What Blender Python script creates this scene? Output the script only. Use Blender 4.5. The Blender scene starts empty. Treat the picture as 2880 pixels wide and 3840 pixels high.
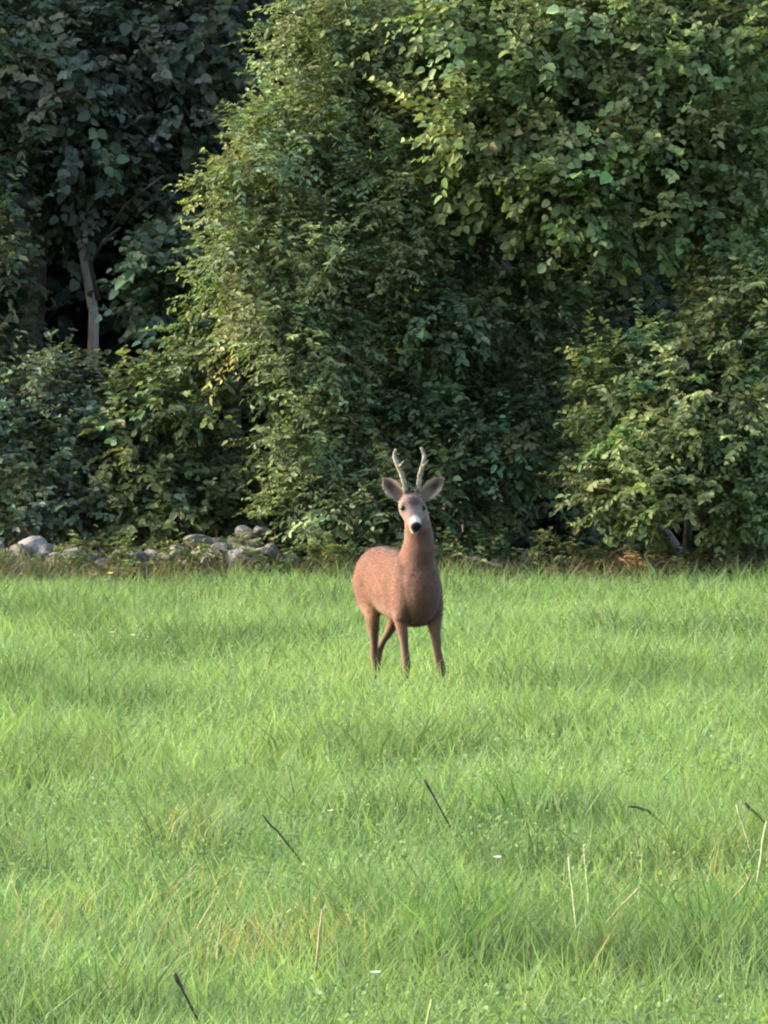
import bpy, bmesh, math, random
import numpy as np
from mathutils import Vector, Matrix

random.seed(7)
R = np.random.default_rng(7)
sc = bpy.context.scene
col = sc.collection

# ------------------------------------------------------------------ camera
CAM_H, HOR, F = 1.6, 356.0, 7680.0          # eye height, horizon row, focal length in pixels (768 x 1024)
cam = bpy.data.cameras.new('camera')
cam.sensor_fit = 'HORIZONTAL'; cam.sensor_width = 36.0
cam.lens = 36.0 * F / 768.0
cam.clip_start = 0.5; cam.clip_end = 2000
camo = bpy.data.objects.new('camera', cam); col.objects.link(camo)
camo.location = (0, 0, CAM_H)
camo.rotation_euler = (math.radians(90) - math.atan((512 - HOR) / F), 0, 0)
sc.camera = camo
sc.render.resolution_x, sc.render.resolution_y = 768, 1024

# ------------------------------------------------------------------ light
SUN_EL, SUN_AZ = 22.0, -14.0                   # elevation; degrees toward the camera from due left
to_sun = Vector((-math.cos(math.radians(SUN_AZ)) * math.cos(math.radians(SUN_EL)),
                 -math.sin(math.radians(SUN_AZ)) * math.cos(math.radians(SUN_EL)),
                 math.sin(math.radians(SUN_EL))))
w = bpy.data.worlds.new('World'); sc.world = w; w.use_nodes = True
nt = w.node_tree
bg = nt.nodes['Background']
sky = nt.nodes.new('ShaderNodeTexSky'); sky.sky_type = 'NISHITA'; sky.sun_disc = False
sky.sun_elevation = math.radians(SUN_EL); sky.sun_rotation = math.radians(270 - SUN_AZ)
sky.air_density = 1.0; sky.dust_density = 3.0; sky.ozone_density = 1.0
nt.links.new(sky.outputs['Color'], bg.inputs['Color'])
bg.inputs['Strength'].default_value = 0.15
sun = bpy.data.lights.new('sun', 'SUN'); sun.energy = 2.1; sun.angle = math.radians(5)
sun.color = (1.0, 0.93, 0.83)
suno = bpy.data.objects.new('sun', sun); col.objects.link(suno)
suno.rotation_euler = to_sun.to_track_quat('Z', 'Y').to_euler()
suno.location = (-20, 20, 20)
sc.view_settings.view_transform = 'Standard'
sc.view_settings.look = 'None'
sc.view_settings.gamma = 1.0
sc.view_settings.use_curve_mapping = False
sc.view_settings.exposure = 2.75
sc.render.filter_size = 1.7
try:
    sc.cycles.filter_width = 2.1
except Exception:
    pass

# ------------------------------------------------------------------ helpers
def P(px, py, d):
    """pixel of the 768 x 1024 picture + a distance -> point"""
    return np.array(((px - 384) * d / F, d, CAM_H - (py - HOR) * d / F))

def tag(o, label=None, cat=None, group=None, kind=None):
    if label: o['label'] = label
    if cat: o['category'] = cat
    if group: o['group'] = group
    if kind: o['kind'] = kind
    return o

def empty(name, loc=(0, 0, 0), rz=0.0):
    o = bpy.data.objects.new(name, None); col.objects.link(o)
    o.location = loc; o.rotation_euler = (0, 0, rz); o.empty_display_size = .2
    return o

def link_mesh(name, me, mat=None, parent=None):
    o = bpy.data.objects.new(name, me); col.objects.link(o)
    if mat: me.materials.append(mat)
    if parent: o.parent = parent
    return o

def np_mesh(name, verts, faces_flat, loop_counts, cols=None):
    """fast mesh from numpy arrays"""
    me = bpy.data.meshes.new(name)
    nv = len(verts); nl = len(faces_flat); nf = len(loop_counts)
    me.vertices.add(nv); me.vertices.foreach_set('co', np.asarray(verts, np.float32).ravel())
    me.loops.add(nl); me.loops.foreach_set('vertex_index', np.asarray(faces_flat, np.int32))
    me.polygons.add(nf)
    starts = np.concatenate(([0], np.cumsum(loop_counts)[:-1])).astype(np.int32)
    me.polygons.foreach_set('loop_start', starts)
    me.polygons.foreach_set('loop_total', np.asarray(loop_counts, np.int32))
    if cols is not None:
        a = me.color_attributes.new('col', 'FLOAT_COLOR', 'POINT')
        c4 = np.ones((nv, 4), np.float32); c4[:, :3] = cols
        a.data.foreach_set('color', c4.ravel())
    me.update(calc_edges=True); me.validate()
    return me

def nrm(a):
    return a / np.maximum(np.linalg.norm(a, axis=-1, keepdims=True), 1e-9)

def rdir(n, rng=R):
    return nrm(rng.normal(size=(n, 3)))

_perm = np.random.default_rng(3).random((256, 256))
def vnoise(x, y):
    xi = np.floor(x).astype(int); yi = np.floor(y).astype(int)
    fx = x - xi; fy = y - yi
    fx = fx * fx * (3 - 2 * fx); fy = fy * fy * (3 - 2 * fy)
    g = lambda a, b: _perm[a & 255, b & 255]
    return ((g(xi, yi) * (1 - fx) + g(xi + 1, yi) * fx) * (1 - fy)
            + (g(xi, yi + 1) * (1 - fx) + g(xi + 1, yi + 1) * fx) * fy)
def fbm(x, y, o=3):
    s = 0; a = .5; t = 0
    for k in range(o):
        s = s + a * vnoise(x * 2 ** k + 17 * k, y * 2 ** k + 31 * k); t += a; a *= .5
    return s / t

class Tubes:
    """collects tapered tubes into one mesh"""
    def __init__(self): self.v = []; self.f = []; self.n = 0
    def add(self, pts, rad, k=6):
        pts = [Vector(p) for p in pts]
        base = self.n
        ref = Vector((0.3, 1, 0.1))
        for i, p in enumerate(pts):
            t = (pts[min(i + 1, len(pts) - 1)] - pts[max(i - 1, 0)])
            t = t.normalized() if t.length > 1e-9 else Vector((0, 0, 1))
            a = t.cross(ref).normalized(); b = t.cross(a)
            for j in range(k):
                an = 2 * math.pi * j / k
                self.v.append(tuple(p + (a * math.cos(an) + b * math.sin(an)) * rad[i]))
        for i in range(len(pts) - 1):
            for j in range(k):
                self.f.append((base + i * k + j, base + i * k + (j + 1) % k,
                               base + (i + 1) * k + (j + 1) % k, base + (i + 1) * k + j))
        self.f.append(tuple(base + j for j in range(k))[::-1])
        self.f.append(tuple(base + (len(pts) - 1) * k + j for j in range(k)))
        self.n += len(pts) * k
    def build(self, name, mat, parent=None, smooth=True):
        me = bpy.data.meshes.new(name); me.from_pydata(self.v, [], self.f); me.update()
        if smooth: me.polygons.foreach_set('use_smooth', [True] * len(me.polygons))
        return link_mesh(name, me, mat, parent)

def wob_path(a, b, n, amp, rng):
    a = np.array(a, float); b = np.array(b, float)
    out = []
    off = np.zeros(3)
    for i in range(n + 1):
        t = i / n
        p = a + (b - a) * t
        if 0 < i < n: off = off * .5 + rng.normal(size=3) * amp
        out.append(p + off * math.sin(math.pi * t))
    return out

# ------------------------------------------------------------------ materials
def newmat(name):
    m = bpy.data.materials.new(name); m.use_nodes = True
    t = m.node_tree; b = t.nodes['Principled BSDF']
    return m, t, b

def leaf_mat(name, trans=.32, rough=.85, spec=.06, tint=(1.1, 1.2, .65)):
    m, t, b = newmat(name)
    at = t.nodes.new('ShaderNodeAttribute'); at.attribute_name = 'col'
    nz = t.nodes.new('ShaderNodeTexNoise'); nz.inputs['Scale'].default_value = 60; nz.inputs['Detail'].default_value = 2
    geo = t.nodes.new('ShaderNodeNewGeometry')
    t.links.new(geo.outputs['Position'], nz.inputs['Vector'])
    mr = t.nodes.new('ShaderNodeMapRange'); mr.inputs['To Min'].default_value = .8; mr.inputs['To Max'].default_value = 1.2
    t.links.new(nz.outputs['Fac'], mr.inputs['Value'])
    mul = t.nodes.new('ShaderNodeVectorMath'); mul.operation = 'SCALE'
    t.links.new(at.outputs['Color'], mul.inputs[0]); t.links.new(mr.outputs['Result'], mul.inputs['Scale'])
    t.links.new(mul.outputs['Vector'], b.inputs['Base Color'])
    b.inputs['Roughness'].default_value = rough
    b.inputs['Specular IOR Level'].default_value = spec
    tr = t.nodes.new('ShaderNodeBsdfTranslucent')
    m2 = t.nodes.new('ShaderNodeVectorMath'); m2.operation = 'MULTIPLY'; m2.inputs[1].default_value = tint
    t.links.new(mul.outputs['Vector'], m2.inputs[0]); t.links.new(m2.outputs['Vector'], tr.inputs['Color'])
    mx = t.nodes.new('ShaderNodeMixShader'); mx.inputs['Fac'].default_value = trans
    t.links.new(b.outputs['BSDF'], mx.inputs[1]); t.links.new(tr.outputs['BSDF'], mx.inputs[2])
    t.links.new(mx.outputs['Shader'], t.nodes['Material Output'].inputs['Surface'])
    return m

def noise_mat(name, stops, scale=4.0, detail=6, rough=.9, bump=.3, bscale=None, vec='Object', stretch=(1, 1, 1)):
    m, t, b = newmat(name)
    tc = t.nodes.new('ShaderNodeTexCoord'); mp = t.nodes.new('ShaderNodeMapping')
    mp.inputs['Scale'].default_value = stretch
    t.links.new(tc.outputs[vec], mp.inputs['Vector'])
    nz = t.nodes.new('ShaderNodeTexNoise'); nz.inputs['Scale'].default_value = scale; nz.inputs['Detail'].default_value = detail
    nz.inputs['Roughness'].default_value = .65
    t.links.new(mp.outputs['Vector'], nz.inputs['Vector'])
    cr = t.nodes.new('ShaderNodeValToRGB')
    els = cr.color_ramp.elements
    while len(els) < len(stops): els.new(.5)
    for e, (p, c) in zip(els, stops): e.position = p; e.color = (*c, 1)
    t.links.new(nz.outputs['Fac'], cr.inputs['Fac']); t.links.new(cr.outputs['Color'], b.inputs['Base Color'])
    n2 = t.nodes.new('ShaderNodeTexNoise'); n2.inputs['Scale'].default_value = bscale or scale * 4; n2.inputs['Detail'].default_value = 5
    t.links.new(mp.outputs['Vector'], n2.inputs['Vector'])
    bp = t.nodes.new('ShaderNodeBump'); bp.inputs['Strength'].default_value = bump; bp.inputs['Distance'].default_value = .02
    t.links.new(n2.outputs['Fac'], bp.inputs['Height']); t.links.new(bp.outputs['Normal'], b.inputs['Normal'])
    b.inputs['Roughness'].default_value = rough
    b.inputs['Specular IOR Level'].default_value = .25
    return m

M_leaf = leaf_mat('leaf')
M_grass = leaf_mat('grass_blade', trans=.42, rough=.7, spec=.12, tint=(1.15, 1.2, .6))
M_dry = leaf_mat('dry_stem', trans=.2, rough=.8, spec=.1, tint=(1, .95, .8))
M_bark = noise_mat('bark', [(.3, (.03, .026, .02)), (.55, (.065, .055, .045)), (.75, (.11, .1, .085))], 6, 8, .95, .7, 22, stretch=(1, 1, .25))
M_barkpale = noise_mat('pale_bark', [(.25, (.09, .075, .06)), (.5, (.2, .17, .14)), (.75, (.32, .29, .25))], 7, 8, .95, .7, 22, stretch=(1, 1, .3))
M_twig = noise_mat('twig_bark', [(.3, (.05, .04, .03)), (.7, (.12, .1, .08))], 10, 4, .9, .3)
M_stone = noise_mat('fieldstone', [(.28, (.07, .075, .05)), (.42, (.11, .1, .09)), (.58, (.16, .142, .132)), (.75, (.25, .23, .22))], 15, 8, .95, 1.0, 45, vec='Object')
M_meadow = noise_mat('meadow_soil', [(.3, (.035, .06, .015)), (.6, (.06, .11, .025)), (.8, (.1, .12, .04))], 1.5, 8, 1, .5, 30, vec='Object')
M_floor = noise_mat('leaf_litter', [(.3, (.022, .018, .012)), (.55, (.05, .038, .026)), (.8, (.1, .075, .05))], 5, 9, 1, .8, 40, vec='Object')

# ------------------------------------------------------------------ ground
EDGE = 50.2                                     # where the mown meadow meets the wood
def sheet(name, x0, x1, y0, y1, nx, ny, zf, mat):
    xs = np.linspace(x0, x1, nx + 1); ys = np.linspace(y0, y1, ny + 1)
    X, Y = np.meshgrid(xs, ys); Z = zf(X, Y)
    v = np.stack((X, Y, Z), -1).reshape(-1, 3)
    i = (np.arange(ny)[:, None] * (nx + 1) + np.arange(nx)[None, :]).ravel()
    f = np.stack((i, i + 1, i + nx + 2, i + nx + 1), -1).ravel()
    me = np_mesh(name, v, f, np.full(nx * ny, 4))
    me.polygons.foreach_set('use_smooth', [True] * len(me.polygons))
    return tag(link_mesh(name, me, mat), kind='structure')
def gz(x, y):
    """gentle lie of the land"""
    return (fbm(x * .25 + 5, y * .25 + 9, 2) - .5) * .05
sheet('meadow', -400, 400, -300, 800, 4, 4, lambda x, y: np.zeros_like(x) - .06, M_meadow)
sheet('pasture', -12, 12, 8, 64, 60, 140, gz, M_meadow)
def fz(x, y):
    return gz(x, y) + .004 + .06 * np.clip((y - EDGE - .3) / 1.0, 0, 1) + .1 * fbm(x * 1.3, y * 1.3, 3) * np.clip((y - EDGE - .3) / .6, 0, 1)
sheet('woodland_floor', -12, 12, EDGE + .2, 63.8, 80, 50, fz, M_floor)

# ------------------------------------------------------------------ leaves
def leaves_mesh(name, pos, d, n, L, W, cols, fold=.25, droop=.15):
    N = len(pos)
    d = nrm(d); s = nrm(np.cross(d, n)); n = nrm(np.cross(s, d))
    L = L[:, None]; W = W[:, None]
    fo = n * W * fold
    dr = np.array((0, 0, -1.0)) * L * droop
    v = np.empty((N, 8, 3))
    v[:, 0] = pos
    for k, (t, hw, fd, dd) in enumerate(((.14, .34, .8, .02), (.45, .5, 1, .2), (.78, .33, .8, .6))):
        q = pos + d * L * t + fo * fd + dr * dd
        v[:, 1 + k] = q + s * W * hw; v[:, 7 - k] = q - s * W * hw
    v[:, 4] = pos + d * L + dr
    b = (np.arange(N) * 8)[:, None]
    f = np.concatenate((b + np.array((0, 1, 2, 3, 4)), b + np.array((0, 4, 5, 6, 7))), 1).ravel()
    return np_mesh(name, v.reshape(-1, 3), f, np.full(N * 2, 5), np.repeat(cols, 8, 0))

def vary(base, n, rng, dv=.3, dh=.12):
    base = np.array(base)
    c = base[None, :] * (1 + rng.normal(size=(n, 1)) * dv).clip(.35, 2.2)
    c[:, 0] *= 1 + rng.normal(size=n) * dh
    c[:, 2] *= 1 + rng.normal(size=n) * dh
    return c.clip(.004, .7)

def foliage(clumps, outs, rad, rng, n_twig, n_leaf, size, base, dv=.16, dh=.08, asp=.62, up=.15, yellow=0.0):
    """leaves on twigs that spring from clump centres; returns arrays"""
    nc = len(clumps)
    c = np.repeat(clumps, n_twig, 0); o = np.repeat(outs, n_twig, 0); rr = np.repeat(rad, n_twig)
    nt_ = len(c)
    td = nrm(o * .55 + rdir(nt_, rng) * .95 + np.array((0, 0, up)))
    start = c + rdir(nt_, rng) * (rr * .35)[:, None]
    tl = rr * (.55 + .6 * rng.random(nt_))
    ccol = np.repeat(vary(base, nc, rng, .24, .10), n_twig, 0)
    # leaves
    P0 = np.repeat(start, n_leaf, 0); D = np.repeat(td, n_leaf, 0); TL = np.repeat(tl, n_leaf)
    O = np.repeat(o, n_leaf, 0)
    k = np.tile(np.arange(n_leaf), nt_)
    t = ((k + rng.random(len(k))) / n_leaf)
    pos = P0 + D * (TL * t)[:, None] + np.array((0, 0, -1.0)) * (TL * t * t * .18)[:, None]
    side = nrm(np.cross(D, np.array((0, 0, 1.0)) + rdir(len(D), rng) * .3)) * np.where(k % 2 == 0, 1, -1)[:, None]
    ld = nrm(D * .55 + side * .8 + np.array((0, 0, -.22)) + rdir(len(D), rng) * .35)
    ln = nrm(np.array((0, 0, .75)) + O * .55 + rdir(len(D), rng) * .55)
    L = size * (.5 + .75 * rng.random(len(D))); W = L * asp * (.85 + .3 * rng.random(len(D)))
    cols = np.repeat(ccol, n_leaf, 0)
    cols = cols * (1 + rng.normal(size=(len(D), 1)) * dv).clip(.4, 1.9)
    cols[:, 0] *= 1 + rng.normal(size=len(D)) * dh
    if yellow > 0:
        ym = rng.random(len(D)) < yellow
        cols[ym] = cols[ym] * np.array((1.3, 1.35, 1.05))
    return pos, ld, ln, L, W, cols.clip(.004, .6), start, td, tl

def blob_clumps(blobs, per, rng, shell=.55):
    """clump centres spread through ellipsoids given in pixels + distance: (px, py, rx, ry, d, rdepth)"""
    C = []; O = []; RD = []
    for (px, py, rx, ry, d, rd) in blobs:
        c = P(px, py, d); r = np.array((rx * d / F, rd, ry * d / F))
        n = max(3, int(per * (r[0] * r[2] + r[0] * r[1] + r[1] * r[2]) / .55))
        dr = rdir(n, rng)
        q = shell + (1 - shell) * rng.random(n) ** .6
        q *= .72 + .48 * rng.random(n)
        C.append(c + dr * r * q[:, None]); O.append(nrm(dr / r)); RD.append(np.full(n, 1.0))
    return np.concatenate(C), np.concatenate(O)

def make_plant(name, label, cat, base_pts, blobs, per, n_twig, n_leaf, size, colr, seed, clump_r=.3,
               stem_r=.035, asp=.62, group=None, bark=None, yellow=0.0, shell=.5, single_leaves=0,
               dv=.16, dh=.08, stems=None, bigsize=None, stem_name='trunk', up=.15, trunk_tops=None, clip_z=.12, single_box=None):
    base_pts = [np.array((b[0], b[1], .06)) for b in base_pts]
    rng = np.random.default_rng(seed)
    bark = bark or M_bark
    root_loc = np.mean([np.array(b) for b in base_pts], 0)
    root = empty(name, tuple(root_loc))
    tag(root, label, cat, group)
    C, O = blob_clumps(blobs, per, rng, shell)
    keep = C[:, 2] > clip_z
    C, O = C[keep], O[keep]
    RD = clump_r * (.7 + .6 * rng.random(len(C)))
    pos, ld, ln, L, W, cols, ts, td, tl = foliage(C, O, RD, rng, n_twig, n_leaf, size, colr, asp=asp, yellow=yellow, dv=dv, dh=dh, up=up)
    k = pos[:, 2] > .03
    pos, ld, ln, L, W, cols = pos[k], ld[k], ln[k], L[k], W[k], cols[k]
    # a number of big single leaves that stand out of the crown are parts of their own
    singles = []
    if single_leaves:
        score = -pos[:, 1] + rng.random(len(pos)) * .6
        if single_box:
            px = pos[:, 0] / pos[:, 1] * F + 384; py = HOR + (CAM_H - pos[:, 2]) / pos[:, 1] * F
            ok = (px > single_box[0]) & (px < single_box[2]) & (py > single_box[1]) & (py < single_box[3])
            score = np.where(ok, score, -1e9)
        idx = np.argsort(-score)[:single_leaves * 4]
        idx = rng.choice(idx, single_leaves, replace=False)
        mask = np.ones(len(pos), bool); mask[idx] = False
        singles = idx
    else:
        mask = np.ones(len(pos), bool)
    inv = -root_loc
    me = leaves_mesh('crown', pos[mask] + inv, ld[mask], ln[mask], L[mask], W[mask], cols[mask])
    cr = link_mesh('crown', me, M_leaf, root)
    for i in singles:
        s = slice(i, i + 1)
        lm = leaves_mesh('leaf', np.zeros((1, 3)), ld[s], ln[s], L[s] * 1.25, W[s] * 1.35, (cols[s] * np.array((1.3, 1.35, 1.2))).clip(0, .5))
        lo = link_mesh('leaf', lm, M_leaf, root); lo.location = tuple(pos[i] + inv)
    # stems rise from the base points into the crown; branches run on to the clumps
    nodes = []
    bc = np.array([P(b[0], b[1], b[4]) for b in blobs])
    for si, bp in enumerate(base_pts):
        tb = Tubes()
        bp = np.array(bp, float)
        tops = trunk_tops[si] if trunk_tops else bc[np.argsort(np.linalg.norm((bc - bp) * np.array((1, 1, .15)), axis=1))[0]]
        n = 7
        path = wob_path(bp - np.array((0, 0, .08)), tops, n, .05, rng)
        rad = [stem_r * (1.25 - .85 * i / n) for i in range(n + 1)]
        tb.add([p + inv for p in path], rad, 8)
        tb.build(stem_name, bark, root)
        nodes += [(p, r_) for p, r_ in zip(path[2:], rad[2:])]
    NP = np.array([q[0] for q in nodes]); NR = np.array([q[1] for q in nodes])
    tb = Tubes()
    # limbs to blob centres
    for b in bc:
        j = np.argmin(np.linalg.norm((NP - b) * np.array((1, 1, 1.3)), axis=1))
        if np.linalg.norm(NP[j] - b) < .05: continue
        path = wob_path(NP[j], b, 5, .05, rng)
        r0 = NR[j] * .7
        tl_ = Tubes(); tl_.add([p + inv for p in path], [r0 * (1 - .6 * i / 5) for i in range(6)], 6)
        tl_.build('branch', M_bark, root)
        NP = np.concatenate((NP, np.array(path[1:]))); NR = np.concatenate((NR, np.array([r0 * (1 - .6 * i / 5) for i in range(1, 6)])))
    sel = rng.choice(len(C), min(len(C), 160), replace=False)
    for ci in sel:
        j = np.argmin(np.linalg.norm(NP - C[ci], axis=1))
        if np.linalg.norm(NP[j] - C[ci]) > 1.3: continue
        path = wob_path(NP[j], C[ci] + O[ci] * .1, 3, .03, rng)
        r0 = min(.011, NR[j] * .6)
        tb.add([p + inv for p in path], [r0, r0 * .8, r0 * .55, r0 * .25], 4)
    if tb.n: tb.build('twigs', M_twig, root)['kind'] = 'stuff'
    return root

D0 = 51.0
# ---- the sallow: fine grey-green leaves, lit side to the left
sallow_blobs = [(318, 35, 48, 70, 51.2, .5), (300, 110, 48, 70, 51.0, .55), (268, 165, 50, 50, 50.9, .5), (330, 150, 50, 80, 51.2, .55),
                (262, 245, 48, 55, 50.8, .5), (310, 250, 55, 75, 50.9, .6), (255, 315, 48, 48, 50.8, .5), (300, 350, 50, 60, 50.8, .55),
                (340, 330, 40, 70, 51.0, .5), (310, 430, 42, 55, 50.7, .45), (325, 500, 50, 50, 50.6, .45), (345, 420, 35, 60, 50.9, .4),
                (380, 510, 40, 42, 50.6, .4), (305, 505, 38, 40, 50.6, .4), (385, 90, 45, 70, 51.2, .5), (395, 190, 50, 60, 51.0, .5), (380, 270, 50, 55, 51.0, .5), (230, 290, 30, 40, 50.8, .3), (375, 20, 45, 50, 51.3, .5), (240, 200, 30, 35, 50.9, .3)]
sallow_blobs = [(a, b, c, e, d + .45, r) for a, b, c, e, d, r in sallow_blobs]
make_plant('sallow_bush', 'tall grey-green bush of small fine leaves, its sunlit side towards the stone wall', 'bush',
           [P(335, 566, 51.5), P(320, 566, 51.6), P(352, 566, 51.6)], sallow_blobs, 38, 9, 13, .048, (.13, .158, .078), 11,
           clump_r=.26, stem_r=.035, asp=.5, stem_name='stem', up=.3, yellow=.02, single_leaves=24)
# ---- the hazel that arches over from the right with big yellow-green leaves
hazel_blobs = [(405, 60, 55, 70, 52.8, .5), (470, 40, 80, 70, 51.3, .8), (560, 50, 80, 70, 51.2, .8), (650, 40, 80, 70, 51.3, .8),
               (735, 60, 70, 90, 51.3, .8), (420, 150, 45, 45, 52.6, .4), (480, 130, 70, 55, 51.0, .7), (570, 140, 80, 60, 51.1, .8),
               (560, 205, 60, 40, 50.8, .6), (660, 150, 80, 70, 51.2, .8), (740, 170, 60, 70, 51.2, .7), (640, 215, 60, 40, 51.0, .6),
               (470, 195, 45, 30, 51.1, .4), (440, 20, 50, 50, 51.9, .6), (720, 235, 55, 35, 51.3, .5)]
hazel_blobs = [(a, b, c, e, d + .15, r) for a, b, c, e, d, r in hazel_blobs]
make_plant('hazel_tree', 'arching hazel with big round yellow-green leaves overhanging the dark hollow', 'tree',
           [P(640, 566, 54.0), P(665, 566, 54.1), P(610, 566, 54.0), P(700, 566, 54.0)], hazel_blobs, 25, 9, 9, .062, (.13, .16, .066), 12,
           clump_r=.30, stem_r=.05, asp=.85, stem_name='stem', yellow=.03, single_leaves=60)
# ---- a darker shrub in the middle behind the deer
mid_blobs = [(425, 250, 50, 50, 51.2, .45), (490, 280, 50, 50, 51.2, .45), (545, 300, 45, 45, 51.3, .4), (450, 330, 50, 50, 51.0, .45), (560, 370, 45, 45, 51.4, .35), (400, 330, 45, 50, 51.5, .45), (440, 400, 55, 55, 51.2, .5), (395, 440, 50, 50, 51.1, .45), (470, 350, 45, 45, 51.6, .4),
             (500, 440, 50, 50, 51.1, .45), (430, 490, 50, 40, 50.9, .4), (520, 390, 40, 40, 51.4, .35), (380, 385, 40, 50, 51.4, .4),
             (500, 490, 45, 28, 51.0, .35), (545, 455, 32, 35, 51.3, .3)]
mid_blobs = [(a, b, c, e, d + .4, r) for a, b, c, e, d, r in mid_blobs]
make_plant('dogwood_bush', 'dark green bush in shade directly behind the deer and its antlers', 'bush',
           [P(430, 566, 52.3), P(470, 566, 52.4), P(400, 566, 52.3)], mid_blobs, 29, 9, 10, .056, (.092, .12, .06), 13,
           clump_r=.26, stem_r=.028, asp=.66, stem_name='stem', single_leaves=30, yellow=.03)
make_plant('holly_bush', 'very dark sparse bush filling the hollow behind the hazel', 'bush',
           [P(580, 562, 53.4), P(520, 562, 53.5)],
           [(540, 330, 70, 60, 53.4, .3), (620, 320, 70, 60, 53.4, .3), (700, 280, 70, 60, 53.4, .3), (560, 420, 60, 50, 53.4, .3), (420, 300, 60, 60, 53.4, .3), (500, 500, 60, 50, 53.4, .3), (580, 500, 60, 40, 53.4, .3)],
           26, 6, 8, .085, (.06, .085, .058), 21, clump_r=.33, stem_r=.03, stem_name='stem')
# ---- the fresh green bush on the right
right_blobs = [(745, 330, 55, 60, 50.8, .5), (690, 360, 50, 40, 50.8, .45), (640, 375, 50, 38, 50.8, .4), (615, 400, 38, 36, 50.9, .35),
               (650, 430, 60, 40, 50.6, .45), (720, 420, 60, 60, 50.5, .5), (640, 485, 50, 36, 50.5, .4), (700, 490, 55, 42, 50.4, .45),
               (755, 490, 50, 45, 50.6, .45), (595, 475, 28, 24, 50.7, .3), (770, 290, 40, 40, 51.0, .4), (790, 400, 45, 70, 50.7, .5)]
right_blobs = [(a, b, c, e, d - .3, r * .9) for a, b, c, e, d, r in right_blobs]
make_plant('buckthorn_bush', 'fresh green rounded bush with dense small leaves beside the brown bracken', 'bush',
           [P(715, 568, 50.7), P(735, 568, 50.9), P(690, 568, 50.9)], right_blobs, 38, 9, 12, .052, (.118, .15, .066), 14,
           clump_r=.25, stem_r=.03, asp=.68, stem_name='stem', single_leaves=30, yellow=.025)
# ---- left side: shrubs in front of the shaded wood
make_plant('bramble_bush', 'low dull blue-green shrub standing behind the pale fieldstones', 'bush',
           [P(40, 564, 52.0), P(80, 564, 52.0)],
           [(20, 400, 55, 40, 52.0, .4), (70, 410, 45, 45, 52.0, .4), (30, 470, 60, 45, 51.8, .4), (85, 470, 40, 50, 51.9, .4), (-30, 440, 50, 60, 52.0, .5), (40, 515, 60, 28, 51.7, .3), (100, 520, 40, 26, 51.7, .3)],
           32, 9, 10, .058, (.078, .1, .068), 15, clump_r=.27, stem_r=.02, asp=.68, stem_name='stem', yellow=.02, single_leaves=20)
make_plant('elder_bush', 'yellowish green leggy shrub between the stone wall and the tall sallow', 'bush',
           [P(150, 564, 51.6), P(165, 564, 51.7)],
           [(135, 400, 30, 30, 51.6, .3), (150, 450, 40, 45, 51.5, .35), (140, 500, 38, 35, 51.5, .3), (195, 375, 35, 22, 51.5, .3), (205, 400, 35, 25, 51.5, .3), (215, 345, 28, 22, 51.6, .25), (180, 520, 40, 25, 51.5, .3), (225, 450, 35, 40, 51.9, .35), (240, 505, 40, 35, 51.8, .35)],
           30, 8, 10, .06, (.1, .125, .062), 16, clump_r=.25, stem_r=.02, asp=.7, stem_name='stem', yellow=.05, single_leaves=24)
make_plant('maple_sapling', 'bluish green young maple with broad leaves leaning beside the pale trunk', 'tree',
           [P(185, 562, 53.9)],
           [(165, 270, 40, 30, 53.7, .4), (150, 300, 30, 24, 53.6, .3), (190, 250, 30, 25, 53.8, .3), (175, 330, 30, 20, 53.6, .3)],
           26, 7, 9, .08, (.075, .105, .07), 17, clump_r=.3, stem_r=.025, asp=.85, single_leaves=20)
# ---- the shaded wood on the left: a pale trunk and broad-leaved trees
syc = make_plant('sycamore_tree', 'shaded broad-leaved tree with a bare pale forked trunk behind the shrubs', 'tree',
           [P(132, 556, 54.7)],
           [(60, 120, 60, 45, 54.5, .6), (120, 60, 65, 50, 54.7, .7), (30, 190, 50, 35, 54.5, .5), (190, 110, 45, 50, 54.9, .6), (110, 180, 45, 25, 54.7, .5), (20, 60, 60, 50, 54.7, .7), (200, 30, 55, 50, 54.9, .6), (165, 190, 40, 30, 54.9, .5)],
           20, 7, 10, .082, (.085, .094, .07), 18, clump_r=.36, stem_r=.06, asp=.85, bark=M_barkpale, trunk_tops=[P(70, 205, 54.7)], single_leaves=30)
for pts, r_ in (([(98, 300, 54.6), (90, 262, 54.5), (104, 240, 54.4), (120, 228, 54.2)], .02), ([(92, 262, 54.6), (125, 205, 54.3), (150, 186, 54.0), (163, 176, 53.8)], .012)):
    tb = Tubes(); sl = np.array(syc.location)
    tb.add([P(*q) - sl for q in pts], [r_ * (1 - .65 * i / (len(pts) - 1)) for i in range(len(pts))], 7)
    tb.build('branch', M_bark, syc)
make_plant('hornbeam_tree', 'dark leafy tree at the far corner of the wood above the bramble', 'tree',
           [P(-30, 556, 54.1)],
           [(-10, 250, 45, 40, 53.9, .5), (0, 330, 30, 40, 53.8, .4), (-40, 150, 60, 60, 54.1, .6), (-60, 330, 60, 90, 54.1, .6), (-40, 40, 60, 60, 54.3, .6), (20, 20, 50, 40, 54.8, .5)],
           22, 7, 10, .07, (.075, .096, .058), 19, clump_r=.34, stem_r=.06, asp=.7, single_leaves=12)
# ---- trees of the wood that stand farther left and keep the sun off its edge
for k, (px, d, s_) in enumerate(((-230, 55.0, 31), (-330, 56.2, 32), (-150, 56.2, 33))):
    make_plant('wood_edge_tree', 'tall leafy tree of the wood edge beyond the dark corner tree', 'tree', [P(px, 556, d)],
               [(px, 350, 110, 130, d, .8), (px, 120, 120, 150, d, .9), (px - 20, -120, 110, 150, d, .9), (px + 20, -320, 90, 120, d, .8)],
               13, 6, 8, .13, (.05, .08, .035), s_, clump_r=.5, stem_r=.1, asp=.7, group='trees keeping the sun off the wood')

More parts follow.
